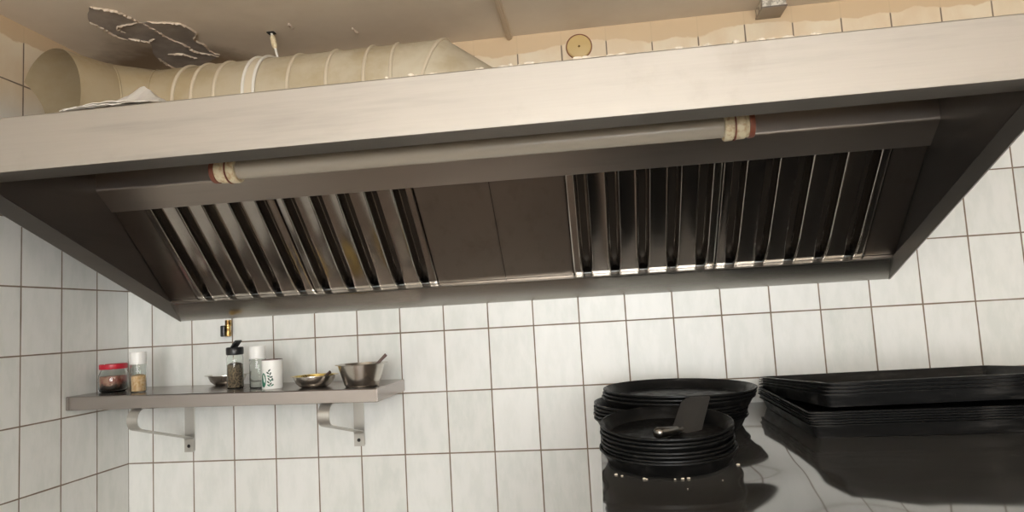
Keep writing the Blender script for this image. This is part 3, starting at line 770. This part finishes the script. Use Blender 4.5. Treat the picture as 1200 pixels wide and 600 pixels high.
for o in fp+rp:
    for q in C.objects:
        if q.type == 'MESH' and q.data == o.data and 'used' in q: del q['used']

# ------------------------------------------------------------------ rectangular trays
def tray_bm(w, d, h, fl):
    bm = B(); t_ = .0012
    def loop(x, y, z, r=.012):
        out = []
        for sx, sy, a0 in ((1, 1, 0), (-1, 1, 90), (-1, -1, 180), (1, -1, 270)):
            for k in range(4):
                a_ = R(a0+30*k); out.append(bm.verts.new((sx*(x-r)+r*math.cos(a_), sy*(y-r)+r*math.sin(a_), z)))
        return out
    W, D = w/2, d/2
    ls = [loop(W-fl, D-fl, 0), loop(W-.006, D-.006, h-.001), loop(W, D, h-.002), loop(W+.0005, D+.0005, h), loop(W-.004, D-.004, h+.001), loop(W-.0065, D-.0065, h), loop(W-fl-t_*.7, D-fl-t_*.7, t_)]
    bm.faces.new(ls[0]); bm.faces.new(ls[-1])
    for a_, c_ in zip(ls, ls[1:]):
        n = len(a_)
        for k in range(n): bm.faces.new((a_[k], a_[(k+1) % n], c_[(k+1) % n], c_[k]))
    return bm
tr = obj('baking_tray', tray_bm(.66, .53, .030, .016), M['tray'], None, True, 30)
tw, td = .66, .53
random.seed(5)
TS = []
for i in range(6): TS.append((2.168+random.uniform(-.003, .003), -.365+random.uniform(-.003, .003), KZ+.0003+i*.0058, R(-1.3+random.uniform(-.4, .4)), 0.))
zb = KZ+.0003+5*.0058
for i, (dx, tilt, dz, rz) in enumerate(((.006, 3.1, .0066, 2.6), (.007, 3.25, .0132, 2.9), (.008, 3.4, .0198, 3.2), (.008, 3.6, .0264, 3.4))):
    TS.append((2.168+dx, -.350, zb+dz, R(rz), R(-tilt)))
nT = len(TS)
on2 = ['topmost', 'second', 'third', 'fourth', 'fifth', 'sixth', 'seventh', 'eighth', 'ninth']
for i, (x, y, z, rz, rx) in enumerate(TS):
    o = tr if i == 0 else tr.copy()
    if i: C.objects.link(o)
    rot = Matrix.Rotation(rz, 3, 'Z') @ Matrix.Rotation(rx, 3, 'X')
    back_left = Vector((x, y+td/2, z))
    loc = back_left + rot @ Vector((tw/2, -td/2, 0))
    o.location = loc+Vector((0, 0, ZO)); o.rotation_euler = rot.to_euler()
    k = nT-1-i
    lab = 'black rectangular baking tray on top of the tray stack' if k == 0 else ('black rectangular baking tray at the bottom of the tray stack' if i == 0 else 'black rectangular baking tray, %s from the top of the tray stack' % on2[k])
    setp(o, lab, 'tray', 'black baking trays in the stack on the right')

# ------------------------------------------------------------------ turner lying in the top front pan
tn = thing('turner', 'dark flat turner with a short steel handle lying in the topmost front pan', 'turner', onY(797, 504, -.735))
b0, b1 = onY(788, 501, -.735), onY(821, 509, -.735); t0, t1 = onY(800, 465.5, -.603), onY(832.5, 464.5, -.603)
bm = B(); nrm = (b1-b0).cross(t0-b0).normalized()
if nrm.y > 0: nrm = -nrm
def bl(u, v): return b0.lerp(b1, u).lerp(t0.lerp(t1, u), v)
outl = [(0, 0), (.5, -.06), (1, 0), (1, .97), (.95, 1), (.30, 1.0), (.12, .95), (0, .80)]
va = [bm.verts.new(bl(u, v)+nrm*.0007) for u, v in outl]; vb = [bm.verts.new(bl(u, v)-nrm*.0007) for u, v in outl]
bm.faces.new(va); bm.faces.new(vb)
for i in range(len(va)): bm.faces.new((va[i], va[(i+1) % len(va)], vb[(i+1) % len(vb)], vb[i]))
obj('blade', bm, M['blade'], tn)
hs = bl(.32, .0); he = onY(770, 507.5, -.800)
obj('neck', add_tube(B(), [bl(.35, .05), hs, hs.lerp(he, .25)], [.003, .0045, .005], 12), M['turner'], tn, smooth=60)
hd = (he-hs).normalized()
obj('handle', add_tube(B(), [hs.lerp(he, .15), hs.lerp(he, .2), hs.lerp(he, .6), he-hd*.006, he, he+hd*.003], [.006, .0085, .010, .0115, .010, .004], 16), M['turner'], tn, smooth=60)

# pale specks on the cabinet top at the foot of the front stack
bm = B()
for px, py, r_ in ((722, 556.5, .0030), (729, 558, .0022), (755, 561.5, .0030), (758, 562, .0020), (791, 562, .0022), (800, 561.5, .0030), (807, 561, .0030), (865, 545, .0032), (847, 563, .0012), (806, 573, .0010)):
    p = onZ(px, py, KZ)
    for _ in range(8): p = onZ(px, py, KZ-drop(-p.y, p.x))
    bmesh.ops.create_icosphere(bm, subdivisions=2, radius=r_, matrix=Matrix.Translation((p.x, p.y, p.z+r_*.35)) @ Matrix.Diagonal((1.2, 1, .6, 1)))
o = obj('pale_specks', bm, M['crumb'], origin=(1.83, -.87, KZ-drop(.87)), smooth=60); setp(o, 'pale specks on the steel top in front of the front pan stack', 'crumbs', kind='stuff')
# ------------------------------------------------------------------ world and colour
w = bpy.data.worlds.new('world'); bpy.context.scene.world = w; w.use_nodes = True
w.node_tree.nodes['Background'].inputs[0].default_value = (.05, .05, .05, 1)
sc = bpy.context.scene
sc.view_settings.view_transform = 'Standard'; sc.view_settings.look = 'None'; sc.view_settings.gamma = 1; sc.view_settings.use_curve_mapping = False
sc.view_settings.exposure = -.5
sc.cycles.max_bounces = 10
